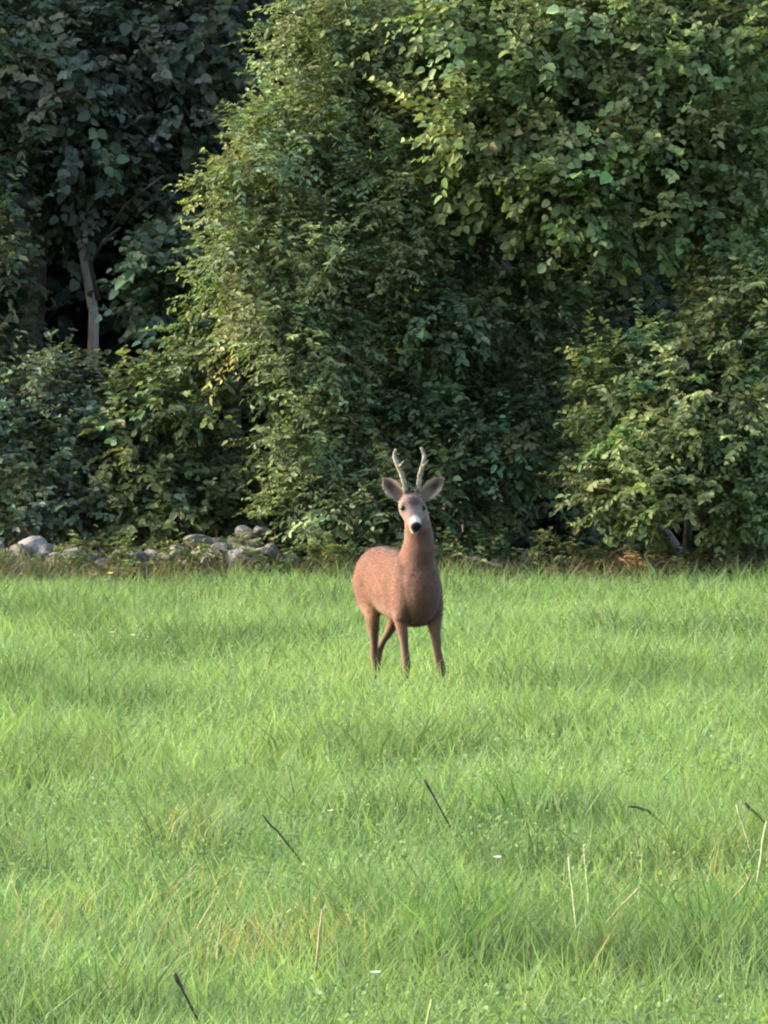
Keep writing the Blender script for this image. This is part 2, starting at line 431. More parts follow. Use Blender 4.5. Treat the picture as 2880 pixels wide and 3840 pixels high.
# ---- deep wood behind: trunks that can be told apart, and one mass of leaves
rng = np.random.default_rng(50)
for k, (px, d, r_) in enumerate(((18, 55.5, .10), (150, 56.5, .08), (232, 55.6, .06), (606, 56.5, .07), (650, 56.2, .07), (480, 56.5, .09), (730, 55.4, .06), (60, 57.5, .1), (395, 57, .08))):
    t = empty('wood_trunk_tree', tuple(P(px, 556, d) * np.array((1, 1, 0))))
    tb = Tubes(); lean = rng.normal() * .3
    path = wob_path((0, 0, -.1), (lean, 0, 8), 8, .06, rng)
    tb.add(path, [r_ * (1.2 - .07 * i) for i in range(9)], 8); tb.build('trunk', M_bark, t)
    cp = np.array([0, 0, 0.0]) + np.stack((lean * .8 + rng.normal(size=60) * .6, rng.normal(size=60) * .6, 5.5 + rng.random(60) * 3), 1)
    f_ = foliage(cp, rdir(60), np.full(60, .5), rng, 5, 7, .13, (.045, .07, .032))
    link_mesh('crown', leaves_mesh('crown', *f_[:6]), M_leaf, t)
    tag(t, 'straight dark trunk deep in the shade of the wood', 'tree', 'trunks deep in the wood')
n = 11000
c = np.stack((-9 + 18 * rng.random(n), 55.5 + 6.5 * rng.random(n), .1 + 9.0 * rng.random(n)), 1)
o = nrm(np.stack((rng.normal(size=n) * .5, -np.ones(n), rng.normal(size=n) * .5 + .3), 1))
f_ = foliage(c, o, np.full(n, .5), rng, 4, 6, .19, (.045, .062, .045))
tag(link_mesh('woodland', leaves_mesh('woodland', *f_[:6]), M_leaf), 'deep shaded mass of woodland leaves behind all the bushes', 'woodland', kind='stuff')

# ------------------------------------------------------------------ tumbled stone wall
M_moss = noise_mat('mossy_stone', [(.28, (.035, .035, .02)), (.5, (.085, .075, .055)), (.62, (.14, .12, .10)), (.8, (.24, .21, .19))], 15, 8, .95, 1.0, 45)
def stone_mesh(seed, sx, sy, sz, pale_=False):
    rg = random.Random(seed)
    bm = bmesh.new(); bmesh.ops.create_icosphere(bm, subdivisions=3, radius=1)
    planes = [(Vector((rg.gauss(0, 1), rg.gauss(0, 1), rg.gauss(0, 1))).normalized(), rg.uniform(.5, .82)) for _ in range(14)]
    for v in bm.verts:
        p = v.co.copy()
        for n_, h in planes:
            dd = p.dot(n_) - h
            if dd > 0: p -= n_ * dd * 1.0
        v.co = Vector((p.x * sx, p.y * sy, p.z * sz))
    me = bpy.data.meshes.new('stone'); bm.to_mesh(me); bm.free(); me.materials.append(M_stone if pale_ else M_moss)
    return me
wall = empty('stone_wall', tuple(P(120, 566, 50.9) * np.array((1, 1, 0))))
tag(wall, 'low tumbled wall of pale grey fieldstones half hidden in weeds', 'stone wall')
stones = [(34, 546, 17, 11, 50.75), (43, 552, 15, 12, 50.7), (20, 556, 16, 12, 50.7), (54, 558, 15, 10, 50.6), (73, 556, 14, 11, 50.65), (62, 566, 18, 10, 50.55), (8, 562, 15, 12, 50.6),
          (90, 562, 15, 12, 50.65), (118, 560, 15, 10, 50.7), (136, 561, 15, 12, 50.65), (152, 557, 16, 11, 50.7), (165, 561, 14, 11, 50.6), (180, 556, 13, 14, 50.65),
          (200, 543, 20, 11, 50.9), (219, 545, 17, 11, 50.9), (220, 557, 19, 14, 50.6), (238, 558, 19, 14, 50.55), (247, 534, 13, 9, 50.95), (260, 532, 15, 9, 50.95),
          (252, 546, 17, 10, 50.85), (256, 559, 22, 15, 50.5), (274, 556, 15, 13, 50.6), (208, 566, 16, 9, 50.5), (290, 563, 14, 9, 50.6), (104, 567, 14, 9, 50.55), (30, 569, 15, 9, 50.5), (148, 569, 16, 9, 50.5), (-8, 552, 18, 15, 50.8),
          (205, 555, 15, 12, 50.75), (190, 563, 14, 10, 50.55), (238, 546, 13, 10, 50.85)]
for i, (px, py, rx, ry, d) in enumerate(stones):
    s_ = d / F
    me = stone_mesh(100 + i, rx * s_ * .95, max(rx, ry) * s_ * 1.0, ry * s_ * 1.05, i in (0, 1, 3, 4, 17, 18, 20, 16))
    o = link_mesh('stone', me, None, wall)
    o.location = Vector(P(px, py, d)) - wall.location
    o.rotation_euler = (random.uniform(-.3, .3), random.uniform(-.3, .3), random.uniform(0, 6))
# buried lower courses
for i in range(26):
    px = -15 + i * 12 + random.uniform(-3, 3)
    me = stone_mesh(300 + i, .11, .12, .10)
    o = link_mesh('stone', me, None, wall)
    o.location = Vector((P(px, 566, 50.85)[0], 50.85 + random.uniform(-.1, .1), .06)) - wall.location
    o.rotation_euler = (random.uniform(-.3, .3), random.uniform(-.3, .3), random.uniform(0, 6))
# loose stones to the right of the deer
for i, (px, py, rx, ry, d, lab) in enumerate(((530, 556, 14, 13, 50.7, 'single brownish fieldstone lying below the dark hollow'), (497, 562, 11, 8, 50.6, 'small grey fieldstone in the grass just right of the deer'))):
    s_ = d / F
    o = link_mesh('fieldstone', stone_mesh(500 + i, rx * s_, rx * s_, ry * s_ * 1.6), None)
    p = P(px, py, d); o.location = (p[0], p[1], max(.05, p[2] - .05)); tag(o, lab, 'stone')

# ------------------------------------------------------------------ grass
def blades(name, x, y, h, wd, cols, rng, lean=.45, mat=None, z0=None):
    N = len(x)
    z = (gz(x, y) if z0 is None else z0) - .01
    base = np.stack((x, y, z), 1)
    an = rng.random(N) * 2 * np.pi
    s = np.stack((np.cos(an), np.sin(an), np.zeros(N)), 1)
    la = rng.random(N) * 2 * np.pi
    ld = np.stack((np.cos(la), np.sin(la), np.zeros(N)), 1) * (h * lean * (.3 + rng.random(N)))[:, None]
    up = np.array((0, 0, 1.0))
    wv = s * (wd * .5)[:, None]
    v = np.empty((N, 5, 3))
    v[:, 0] = base - wv; v[:, 1] = base + wv
    m = base + ld * .35 + up * (h * .6)[:, None]
    v[:, 2] = m + wv * .85; v[:, 3] = m - wv * .85
    v[:, 4] = base + ld * 1.1 + up * (h * (1 - .12 * rng.random(N)))[:, None]
    b = (np.arange(N) * 5)[:, None]
    f = np.concatenate((b + np.array((0, 1, 2, 3)), b + np.array((3, 2, 4))), 1).ravel()
    cc = np.repeat(cols, 5, 0)
    return link_mesh(name, np_mesh(name, v.reshape(-1, 3), f, np.tile((4, 3), N), cc), mat or M_grass)

rng = np.random.default_rng(77)
def field_xy(y0, y1, dens):
    n = int((y1 - y0) * (.1 * (y0 + y1) / 2 + 2.2) * dens)
    y = y0 + (y1 - y0) * rng.random(n)
    x = (rng.random(n) - .5) * (.1 * y + 2.2)
    return x, y
xs, ys, wds = [], [], []
for (a, b, dens, wd) in ((13, 20, 1700, .0055), (20, 27, 1250, .0062), (27, 35, 850, .007), (35, 43, 600, .008), (43, 50.9, 500, .009)):
    x, y = field_xy(a, b, dens); xs.append(x); ys.append(y); wds.append(wd * (.6 + .8 * rng.random(len(x))))
x = np.concatenate(xs); y = np.concatenate(ys); wd = np.concatenate(wds)
# draw blades a little toward tuft centres
tx = fbm(x * 5, y * 5, 2); 
big = fbm(x * .55 + 3, y * .22 + 8, 3); med = fbm(x * 2.4 + 40, y * 1.1 + 2, 3)
h = (.13 + .085 * tx + .06 * (med - .5)) * (.7 + .6 * rng.random(len(x))) + .02
h *= np.where(y < 24, .95, 1.0) * np.where((y > 30) & (y < 34.5), 1.1, 1.0)
# trampled tan / dark tufts
cols = vary((.108, .170, .068), len(x), rng, .13, .07)
cols *= (1 + (.45 + .5 * np.clip((26 - y) / 8, 0, 1)) * (med - .5) + .35 * (big - .5))[:, None]
yel = np.clip((big - .52) * 4, 0, 1)[:, None]
cols = cols * (1 - yel * .5) + cols * np.array((1.22, 1.06, .9)) * yel * .5
dark = np.clip((fbm(x * 1.7 + 90, y * .9 + 60, 3) - .57) * 8, 0, 1)
h = h * (1 + .3 * dark); cols = cols * (1 - .34 * dark)[:, None]
straw = rng.random(len(x)) < (.004 + .006 * (y < 26))
cols[straw] = vary((.2, .18, .09), straw.sum(), rng, .2, .05)
for (px, py, r_) in ((180, 855, .12), (85, 925, .2), (15, 945, .12), (225, 950, .2), (310, 950, .2), (200, 905, .18), (240, 603, .25), (620, 900, .12), (690, 890, .15)):
    d = F * (CAM_H - .1) / (py - HOR); cx = (px - 384) * d / F
    q = np.exp(-(((x - cx) / r_) ** 2 + ((y - d) / (r_ * 2.6)) ** 2)) * .3 > rng.random(len(x))
    cols[q] = vary((.2, .18, .085), q.sum(), rng, .15, .05)
for (px, py, r_) in ((167, 905, .09), (140, 912, .07), (395, 935, .12), (640, 935, .14), (705, 930, .16), (480, 930, .12), (470, 905, .1), (415, 800, .1), (560, 800, .1), (510, 820, .12), (735, 935, .12), (455, 955, .12)):
    d = F * (CAM_H - .12) / (py - HOR); cx = (px - 384) * d / F
    q = np.exp(-(((x - cx) / r_) ** 2 + ((y - d) / (r_ * 2.2)) ** 2)) * .6 > rng.random(len(x))
    cols[q] = vary((.065, .13, .04), q.sum(), rng, .2, .08); h[q] *= 1.12
tag(blades('grass', x, y, h, wd, cols, rng, .5), 'bright green meadow grass with pale seed tips and darker tufts', 'grass', kind='stuff')
# clover leaves among the blades
n = 52000
u = rng.random(n); yc = 13 + 37.0 * u ** 1.25; xc = (rng.random(n) - .5) * (.1 * yc + 2.2)
patch = fbm(xc * 1.3 + 12, yc * .6 + 70, 3) > .42
xc, yc = xc[patch], yc[patch]; n = len(xc)
zc = gz(xc, yc) + .09 + .10 * rng.random(n)
cc = vary((.104, .162, .064), n, rng, .13, .08)
an = rng.random(n) * 2 * np.pi; h_c = .008 + .013 * rng.random(n)
me = leaves_mesh('clover', np.stack((xc, yc, zc), 1), np.stack((np.cos(an), np.sin(an), rng.normal(size=n) * .4), 1), np.array((-.25, -.45, .8)) + rng.normal(size=(n, 3)) * .35,
                 h_c, h_c * .75, cc)
tag(link_mesh('clover', me, M_grass), 'small clover leaves growing all through the meadow grass', 'clover', kind='stuff')
# rough strip at the wood edge
n = 16000
y = 49.7 + 1.6 * rng.random(n) ** 1.1; x = (rng.random(n) - .5) * 8.5
hh = (.12 + .24 * fbm(x * 2.2, y * 2, 3) * np.clip((y - 49.7) * 1.6, .2, 1)) * (.6 + .8 * rng.random(n))
cl = vary((.09, .125, .05), n, rng, .25, .12)
dr = rng.random(n) < np.clip((y - 49.9) * .9, .05, .55)
cl[dr] = vary((.13, .105, .065), dr.sum(), rng, .3, .1)
tag(blades('rough_grass', x, y, hh, .008 + .006 * rng.random(n), cl, rng, .5), 'rough brown and green weeds along the foot of the bushes', 'weeds', kind='stuff')

n = 11000
y = 49.95 + .75 * rng.random(n); x = (rng.random(n) - .5) * 8.5
hh = (.13 + .2 * fbm(x * 3.1 + 7, y * 2, 3)) * (.6 + .7 * rng.random(n))
tag(blades('dry_weeds', x, y, hh, .006 + .006 * rng.random(n), vary((.125, .105, .07), n, rng, .3, .1), rng, .5), 'beige dry weeds in front of the stones and bushes', 'weeds', kind='stuff')
# low leafy weeds between the stones and bushes
n = 900
c = np.stack(((rng.random(n) - .5) * 8.2, 50.2 + 1.3 * rng.random(n), .05 + .3 * rng.random(n) ** 1.5), 1)
f_ = foliage(c, np.tile(np.array((0, -.3, .9)), (n, 1)), np.full(n, .16), rng, 4, 6, .05, (.085, .10, .04), dh=.2)
tag(link_mesh('undergrowth', leaves_mesh('undergrowth', *f_[:6]), M_leaf), 'low leafy undergrowth at the foot of the bushes', 'undergrowth', kind='stuff')

# brown bracken by the right-hand bush
def bracken(px, py, d, seed, lab, colr, nf=12, ln_=.34):
    rg = np.random.default_rng(seed)
    p = P(px, py, d); root = empty('bracken', (p[0], p[1], .02)); tag(root, lab, 'bracken')
    for k in range(nf):
        a = rg.random() * 2 * np.pi; L_ = ln_ * (.7 + .5 * rg.random())
        dirv = np.array((math.cos(a) * .55, math.sin(a) * .45, .8)); dirv /= np.linalg.norm(dirv)
        m = 26; t = np.repeat(np.linspace(.2, 1, m // 2), 2)
        pos = dirv * (L_ * t)[:, None] + np.array((math.cos(a), math.sin(a), -.6)) * (t ** 2 * .1)[:, None]
        sd = np.cross(dirv, (0, 0, 1)); sd /= np.linalg.norm(sd)
        ld = sd * np.where(np.arange(m) % 2, 1, -1)[:, None] + dirv * .4 + rdir(m, rg) * .15
        me = leaves_mesh('frond', pos, ld, np.tile((0, -.3, 1.0), (m, 1)) + rdir(m, rg) * .3, .11 * (1.1 - .8 * t) + .015, .035 * (1.1 - .6 * t), vary(colr, m, rg, .25, .1))
        link_mesh('frond', me, M_dry, root)
    tb = Tubes(); tb.add([(0, 0, -.05), (0, 0, .2)], [.006, .004], 5); tb.build('stem', M_twig, root)
bracken(652, 566, 50.25, 61, 'rusty brown bracken clump in front of the fresh green bush', (.24, .14, .065), 14, .38)
bracken(672, 566, 50.35, 62, 'yellowing bracken clump beside the rusty one', (.2, .19, .07), 12, .40)
bracken(745, 568, 50.2, 63, 'small tan bracken clump at the foot of the fresh green bush', (.22, .15, .08), 9, .25)
bracken(300, 566, 50.3, 64, 'tan withered bracken where the stone wall ends', (.2, .15, .09), 10, .24)
bracken(110, 568, 50.2, 65, 'dull brown bracken growing against the middle of the wall', (.15, .11, .06), 10, .26)
bracken(550, 566, 50.5, 66, 'withered bracken lying in the mouth of the dark hollow', (.14, .11, .07), 9, .22)
# fallen dead branches
for i, (a, b, lab) in enumerate((((512, 548, 50.8), (585, 566, 50.6), 'thin fallen dead branch slanting across the dark hollow'),
                                 ((600, 562, 50.6), (640, 545, 50.7), 'short dead twig rising towards the bracken'),
                                 ((465, 556, 50.7), (500, 566, 50.5), 'broken grey stick lying by the small fieldstone'))):
    p0, p1 = P(*a), P(*b); p0[2] = max(p0[2], .1); p1[2] = max(.04, p1[2])
    tb = Tubes(); r_ = np.random.default_rng(i)
    tb.add(wob_path(p0 - p1, (0, 0, 0), 5, .02, r_), [.006, .008, .009, .01, .011, .012], 6)
    o = tb.build('dead_branch', M_barkpale); o.location = tuple(p1); tag(o, lab, 'branch')

# single stalks that stand out of the grass: pale stems and dark sticks
def dist_of(py, hgt=0.0): return F * (CAM_H - hgt) / (py - HOR)
def stalk(a, b, r0, r1, colr, name, lab, cat, group=None, head=False):
    """a = tip pixel, b = foot pixel (foot where it sinks into the grass, ~8 cm above the soil)"""
    d = dist_of(b[1], .2)
    foot = P(b[0], b[1], d); tip = P(a[0], a[1], d - .03)
    low = foot + (foot - tip) / max(np.linalg.norm(foot - tip), 1e-6) * .12; low[2] = max(0.0, min(low[2], foot[2] - .1))
    tb = Tubes(); rg = np.random.default_rng(int(a[0] * 7 + a[1]))
    path = [low] + wob_path(foot, tip, 4, .0012, rg)
    r0 *= 1.1; r1 *= 1.1
    tb.add([p - low for p in path], [r0, r0, r0 * .95, (r0 + r1) / 2, r1 * 1.1, r1], 6)
    m = bpy.data.materials.get('stalk_%s' % name)
    if m is None:
        c0 = np.array(colr)
        m = noise_mat('stalk_%s' % name, [(.3, tuple(c0 * .7)), (.7, tuple(c0 * 1.2))], 30, 4, .8, .2)
    root = empty(name, tuple(low)); tag(root, lab, cat, group)
    tb.build('stem', m, root)
    if head:
        n_ = 10; t = np.linspace(.72, 1.0, n_); pp = (tip - low) * t[:, None] + (low - low)
        ax = np.tile(nrm((tip - low)[None])[0], (n_, 1))
        me = leaves_mesh('seed_head', pp, ax + rdir(n_, rg) * .5, rdir(n_, rg), np.full(n_, .015), np.full(n_, .005), np.tile(colr, (n_, 1)))
        link_mesh('seed_head', me, M_dry, root)
pale = (.26, .29, .13); tan = (.24, .19, .1); darkc = (.05, .04, .025)
stalk((737, 805), (749, 842), .0035, .0028, pale, 'grass_stem', 'short thick pale stem leaning in the grass beside a dark stick', 'grass stem', head=True)
stalk((767, 822), (761, 862), .0035, .0025, pale, 'grass_stem', 'pale bent stem at the right edge of the meadow', 'grass stem')
stalk((569, 858), (576, 918), .0034, .0025, pale, 'grass_stem', 'tall pale grass stem, straighter one of a close pair', 'grass stem', head=True)
stalk((584, 845), (589, 900), .0022, .0018, pale, 'grass_stem', 'thin tall grass stem, finer one of a close pair', 'grass stem', head=True)
stalk((322, 910), (318, 950), .003, .002, tan, 'straw_stem', 'tan straw stem upright beside a dark green tuft', 'straw')
stalk((752, 875), (735, 897), .0022, .002, tan, 'straw_stem', 'tan straw lying slanted near the soil patch', 'straw')
stalk((640, 888), (622, 905), .002, .002, tan, 'straw_stem', 'bent tan straw next to the pale stem pair', 'straw')
stalk((432, 1000), (428, 1020), .0024, .002, pale, 'grass_stem', 'short pale stem low in the front of the meadow', 'grass stem')
stalk((424, 780), (438, 805), .003, .004, darkc, 'dark_stick', 'thin dark stick slanting out of the grass in front of the deer', 'stick')
stalk((628, 807), (648, 811), .004, .003, darkc, 'dark_stick', 'short dark stick lying almost flat in the grass', 'stick')
stalk((745, 803), (768, 826), .003, .004, darkc, 'dark_stick', 'dark stick leaning beside the short thick pale stem', 'stick')
stalk((174, 974), (187, 1000), .003, .005, (.06, .04, .03), 'dark_stick', 'thick dark brown stick poking up from the long grass', 'stick')
stalk((262, 815), (281, 836), .003, .003, (.1, .08, .04), 'dark_stick', 'brown twig slanting through the grass near a straw patch', 'stick')
# small white flower heads
def flower(px, py, hgt, s_, lab, colr, up=.2):
    d = dist_of(py, up); p = P(px, py, d)
    root = empty('meadow_flower', (p[0], p[1], 0)); tag(root, lab, 'flower')
    tb = Tubes(); tb.add([(0, 0, 0), (.005, 0, p[2] * .6), (0, 0, p[2])], [.0016, .0014, .0012], 5)
    tb.build('stem', M_twig, root)
    n_ = 9; an = np.arange(n_) * 2 * np.pi / n_
    dv = np.stack((np.cos(an), np.sin(an), np.full(n_, .5)), 1)
    me = leaves_mesh('petals', np.tile((0, 0, p[2]), (n_, 1)), dv, np.tile((0, 0, 1.0), (n_, 1)), np.full(n_, s_), np.full(n_, s_ * .6), np.tile(colr, (n_, 1)), 0, 0)
    link_mesh('petals', me, M_dry, root)
flower(112, 633, .14, .016, 'tiny white flower, left one of two close together in the grass', (.75, .78, .6))
flower(132, 636, .14, .02, 'small white flower, right one of two close together in the grass', (.75, .78, .55))
flower(110, 574, .14, .024, 'pale yellow flower at the meadow edge below the stone wall', (.75, .8, .35), .26)
flower(330, 812, .14, .012, 'white flower head alone in the grass in front of the straw patch', (.75, .78, .62))
flower(497, 859, .1, .016, 'white clover head in the grass left of the pale stem pair', (.75, .76, .62), .19)
flower(375, 975, .1, .016, 'bluish white curled petal low in the front grass', (.6, .72, .66), .19)

# ------------------------------------------------------------------ roe deer
DEER_D = 34.6; YAW = math.radians(18.5)
S = .0012                                            # metres per photograph pixel at the deer
deer = empty('roe_deer', ((1500 - 1440) * S, DEER_D, 0.0), math.radians(-90) + YAW)
tag(deer, 'rust brown roebuck with short antlers standing in the meadow, looking ahead', 'deer')
cs, sn = math.cos(YAW), math.sin(YAW)
def scr(px, py, dep):
    """photograph pixel + depth toward the camera -> deer-local (x forward, y left, z up)"""
    sx = (px - 1500) * S; z = (2665 - py) * S
    return Vector((sx * sn + dep * cs, sx * cs - dep * sn, z))

DV, DF = [], []
def loft(rings, k=20, power=2.0):
    """rings: (centre, axis a, axis b) with a, b scaled half-axes"""
    base = len(DV)
    for c, a, b in rings:
        c, a, b = Vector(c), Vector(a), Vector(b)
        for j in range(k):
            t = 2 * math.pi * j / k
            ct, st = math.cos(t), math.sin(t)
            e = 2.0 / power
            DV.append(tuple(c + a * math.copysign(abs(ct) ** e, ct) + b * math.copysign(abs(st) ** e, st)))
    n_ = len(rings)
    for i in range(n_ - 1):
        for j in range(k):
            DF.append((base + i * k + j, base + i * k + (j + 1) % k, base + (i + 1) * k + (j + 1) % k, base + (i + 1) * k + j))
    DF.append(tuple(base + j for j in range(k))[::-1]); DF.append(tuple(base + (n_ - 1) * k + j for j in range(k)))
# torso: x, top, bottom, half width
tors = [(-.455, .63, .52, .03), (-.435, .668, .48, .072), (-.39, .706, .45, .10), (-.31, .732, .43, .118), (-.21, .738, .432, .124),
        (-.10, .728, .425, .128), (0, .716, .408, .131), (.10, .712, .394, .128), (.19, .718, .386, .122), (.27, .712, .39, .112), (.33, .675, .425, .092), (.365, .63, .47, .062), (.385, .59, .51, .03)]
loft([((x, 0, (t + b) / 2), (0, hw * .87, 0), (0, 0, (t - b) / 2)) for x, t, b, hw in tors], 28, 2.15)
# shoulders and haunches
for s in (-1, 1):
    loft([((.20, s * .055, .70), (.03, 0, 0), (0, .02, 0)), ((.215, s * .064, .64), (.075, 0, 0), (0, .034, 0)), ((.235, s * .069, .56), (.09, 0, 0), (0, .041, 0)),
          ((.25, s * .071, .48), (.075, 0, 0), (0, .042, 0)), ((.25, s * .076, .42), (.05, 0, 0), (0, .036, 0))], 16)
# neck
loft([((.17, 0, .60), (.15, 0, -.05), (0, .085, 0)), ((.235, 0, .68), (.112, 0, -.045), (0, .074, 0)), ((.272, 0, .755), (.088, 0, -.03), (0, .066, 0)),
      ((.272, -.004, .83), (.07, 0, -.012), (0, .06, 0)), ((.258, -.010, .895), (.058, 0, 0), (0, .054, 0)), ((.25, -.015, .94), (.045, 0, .005), (0, .047, 0))], 24)
def leg(pts):
    q = []
    for x, y, z, ra, rl in pts:
        k_ = 1.0 if z > .44 else (.78 if z > .30 else (.98 if .2 < z < .28 else (.74 if z > .08 else .86)))
        q.append(((x, y * (.93 if z > .4 else 1), z), (ra * k_, 0, 0), (0, rl * k_, 0)))
    loft(q, 16)
leg([(.22, -.085, .50, .07, .04), (.235, -.085, .43, .055, .036), (.265, -.076, .36, .036, .029), (.285, -.072, .29, .027, .0235), (.297, -.07, .225, .025, .021), (.301, -.07, .18, .018, .016), (.303, -.07, .10, .015, .0135), (.31, -.07, .062, .018, .016), (.322, -.07, .035, .015, .015)])
leg([(.24, .082, .50, .07, .042), (.262, .078, .43, .056, .040), (.29, .068, .36, .038, .032), (.325, .068, .28, .029, .026), (.352, .074, .21, .025, .022), (.366, .079, .165, .018, .0165), (.38, .083, .095, .015, .014), (.388, .085, .06, .018, .016), (.40, .085, .035, .015, .015)])
leg([(-.29, -.045, .705, .05, .02), (-.30, -.056, .66, .09, .042), (-.27, -.078, .58, .125, .05), (-.22, -.082, .49, .105, .046), (-.18, -.076, .42, .068, .038), (-.195, -.06, .35, .044, .03), (-.235, -.044, .29, .034, .024), (-.25, -.04, .25, .027, .02), (-.24, -.041, .20, .019, .0165), (-.23, -.042, .11, .016, .0145), (-.222, -.042, .065, .018, .016), (-.21, -.042, .035, .015, .015)])
leg([(-.29, .045, .705, .05, .02), (-.30, .056, .66, .09, .042), (-.29, .078, .58, .12, .05), (-.265, .08, .49, .10, .046), (-.255, .072, .42, .065, .038), (-.33, .064, .35, .046, .03), (-.42, .056, .29, .034, .024), (-.462, .052, .25, .028, .02), (-.458, .05, .20, .019, .0165), (-.445, .049, .11, .016, .0145), (-.435, .048, .065, .018, .016), (-.42, .048, .035, .015, .015)])
# head
HY = math.radians(-9.0); HP = math.radians(27.0)
hu = Vector((math.cos(HY) * math.cos(HP), math.sin(HY) * math.cos(HP), -math.sin(HP)))
hv = Vector((-math.sin(HY), math.cos(HY), 0)); hw_ = hu.cross(hv)
HO = scr(1543, 1899, .305)
def H(u, v, w_): return HO + hu * u + hv * v + hw_ * w_
hs = [(-.085, 0, .02, .02), (-.07, 0, .043, .042), (-.04, .002, .054, .052), (-.01, .004, .0575, .054), (.02, .002, .0575, .050), (.042, -.004, .050, .045), (.065, -.011, .040, .039),
      (.09, -.016, .0325, .034), (.115, -.019, .0285, .030), (.135, -.02, .0265, .026), (.147, -.02, .022, .020), (.152, -.02, .012, .012)]
loft([(H(u, 0, w0), hv * a, hw_ * b) for u, w0, a, b in hs], 24, 2.1)
# brow ridges, chin
for s in (-1, 1):
    loft([(H(-.01, s * .04, .028), hv * .006, hw_ * .006), (H(.005, s * .043, .03), hv * .013, hw_ * .013), (H(.025, s * .042, .026), hv * .012, hw_ * .012), (H(.04, s * .038, .018), hv * .006, hw_ * .006)], 10)
    loft([(H(-.05, s * .025, .045), hv * .012, hu * .012), (H(-.05, s * .024, .075), hv * .011, hu * .011)], 10)   # pedicles
loft([(H(.06, 0, -.05), hv * .02, hw_ * .012), (H(.10, 0, -.054), hv * .021, hw_ * .015), (H(.128, 0, -.052), hv * .018, hw_ * .013), (H(.14, 0, -.049), hv * .009, hw_ * .007)], 12)
# ears: cupped blades opening forward, part of the body
def ear(base_px, tip_px, wmax, s):
    b = scr(base_px[0], base_px[1], .265); t = scr(tip_px[0], tip_px[1], .235)
    ax = (t - b); L_ = ax.length; ax.normalize()
    fwd = Vector((cs, -sn, 0)) * 1.0 + Vector((0, 0, .1)); fwd = (fwd - ax * fwd.dot(ax)).normalized()
    lat = ax.cross(fwd)
    n_, m_ = 12, 9
    ov = len(DV)
    prof = lambda q: wmax * (math.sin(math.pi * min(1, (.16 + .84 * q))) ** .75 if q < .995 else .05)
    for side in (0, 1):
        for i in range(n_ + 1):
            q = i / n_; wv = max(.004, prof(q) if q < 1 else .003)
            for j in range(m_ + 1):
                a = (j / m_ - .5) * 2
                th = .0065 * (1 - .35 * abs(a))
                cup = (a * a) * wv * .75 - .006
                p = b + ax * (L_ * q) + lat * (a * wv) + fwd * (cup + (th if side else -th) + q * q * .01)
                DV.append(tuple(p))
    st = (n_ + 1) * (m_ + 1); W_ = m_ + 1
    for i in range(n_):
        for j in range(m_):
            a0 = ov + i * W_ + j
            DF.append((a0, a0 + 1, a0 + W_ + 1, a0 + W_)); DF.append((st + a0, st + a0 + W_, st + a0 + W_ + 1, st + a0 + 1))
        for j in (0, m_):
            a0 = ov + i * W_ + j
            q_ = (a0, a0 + W_, st + a0 + W_, st + a0); DF.append(q_ if j == 0 else q_[::-1])
    for i in (0, n_):
        for j in range(m_):
            a0 = ov + i * W_ + j
            q_ = (a0, a0 + 1, st + a0 + 1, st + a0); DF.append(q_[::-1] if i == 0 else q_)
    return b, t
earL = ear((1506, 1862), (1434, 1784), .040, -1)
earR = ear((1582, 1862), (1662, 1784), .040, 1)

me0 = bpy.data.meshes.new('body_source'); me0.from_pydata(DV, [], DF); me0.update()
ob0 = bpy.data.objects.new('body_source', me0); col.objects.link(ob0)
bmx = bmesh.new(); bmx.from_mesh(me0); bmesh.ops.recalc_face_normals(bmx, faces=bmx.faces); bmx.to_mesh(me0); bmx.free()
md = ob0.modifiers.new('r', 'REMESH'); md.mode = 'VOXEL'; md.voxel_size = .0055; md.adaptivity = 0
ms = ob0.modifiers.new('s', 'SMOOTH'); ms.factor = .5; ms.iterations = 13
dg = bpy.context.evaluated_depsgraph_get()
body_me = bpy.data.meshes.new_from_object(ob0.evaluated_get(dg))
body_me.name = 'body'
bpy.data.objects.remove(ob0)
body_me.polygons.foreach_set('use_smooth', [True] * len(body_me.polygons))

# coat colours: the animal's own markings, plus shade painted into fronts and folds
nv = len(body_me.vertices)
co = np.empty(nv * 3); body_me.vertices.foreach_get('co', co); co = co.reshape(-1, 3)
no = np.empty(nv * 3); body_me.vertices.foreach_get('normal', no); no = no.reshape(-1, 3)
rel = co - np.array(HO)
U = rel @ np.array(hu); V_ = rel @ np.array(hv); Wd = rel @ np.array(hw_)
def ss(a, b, x): t = np.clip((x - a) / (b - a), 0, 1); return t * t * (3 - 2 * t)
def mixc(c, d, k): return c * (1 - k[:, None]) + np.array(d) * k[:, None]
rust = (.215, .084, .036)
C_ = np.tile(np.array(rust), (nv, 1))
mott = fbm(co[:, 0] * 14 + 30, co[:, 2] * 14 + co[:, 1] * 9 + 30, 3)
C_ *= (.74 + .52 * mott)[:, None]
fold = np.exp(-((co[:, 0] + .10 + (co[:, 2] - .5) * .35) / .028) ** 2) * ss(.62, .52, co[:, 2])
C_ *= (1 - .28 * fold)[:, None]  # crease shade ahead of the thigh, painted into the coat
C_ *= (1 - .22 * np.exp(-((co[:, 0] - .12) / .03) ** 2) * ss(.68, .55, co[:, 2]))[:, None]  # painted shade behind the shoulder, to bring out the muscle
C_ = mixc(C_, (.36, .21, .12), (1 - ss(.40, .50, co[:, 2])) * .55)          # paler lower flank and legs
C_ = mixc(C_, (.13, .085, .05), ss(.42, .34, co[:, 2]) * ss(-.15, .35, no[:, 0] + .4 * no[:, 1]) * .85)  # darker leg fronts, part coat tone, part painted shade
C_ = mixc(C_, (.14, .08, .05), ss(.44, .30, co[:, 2]) * .6)
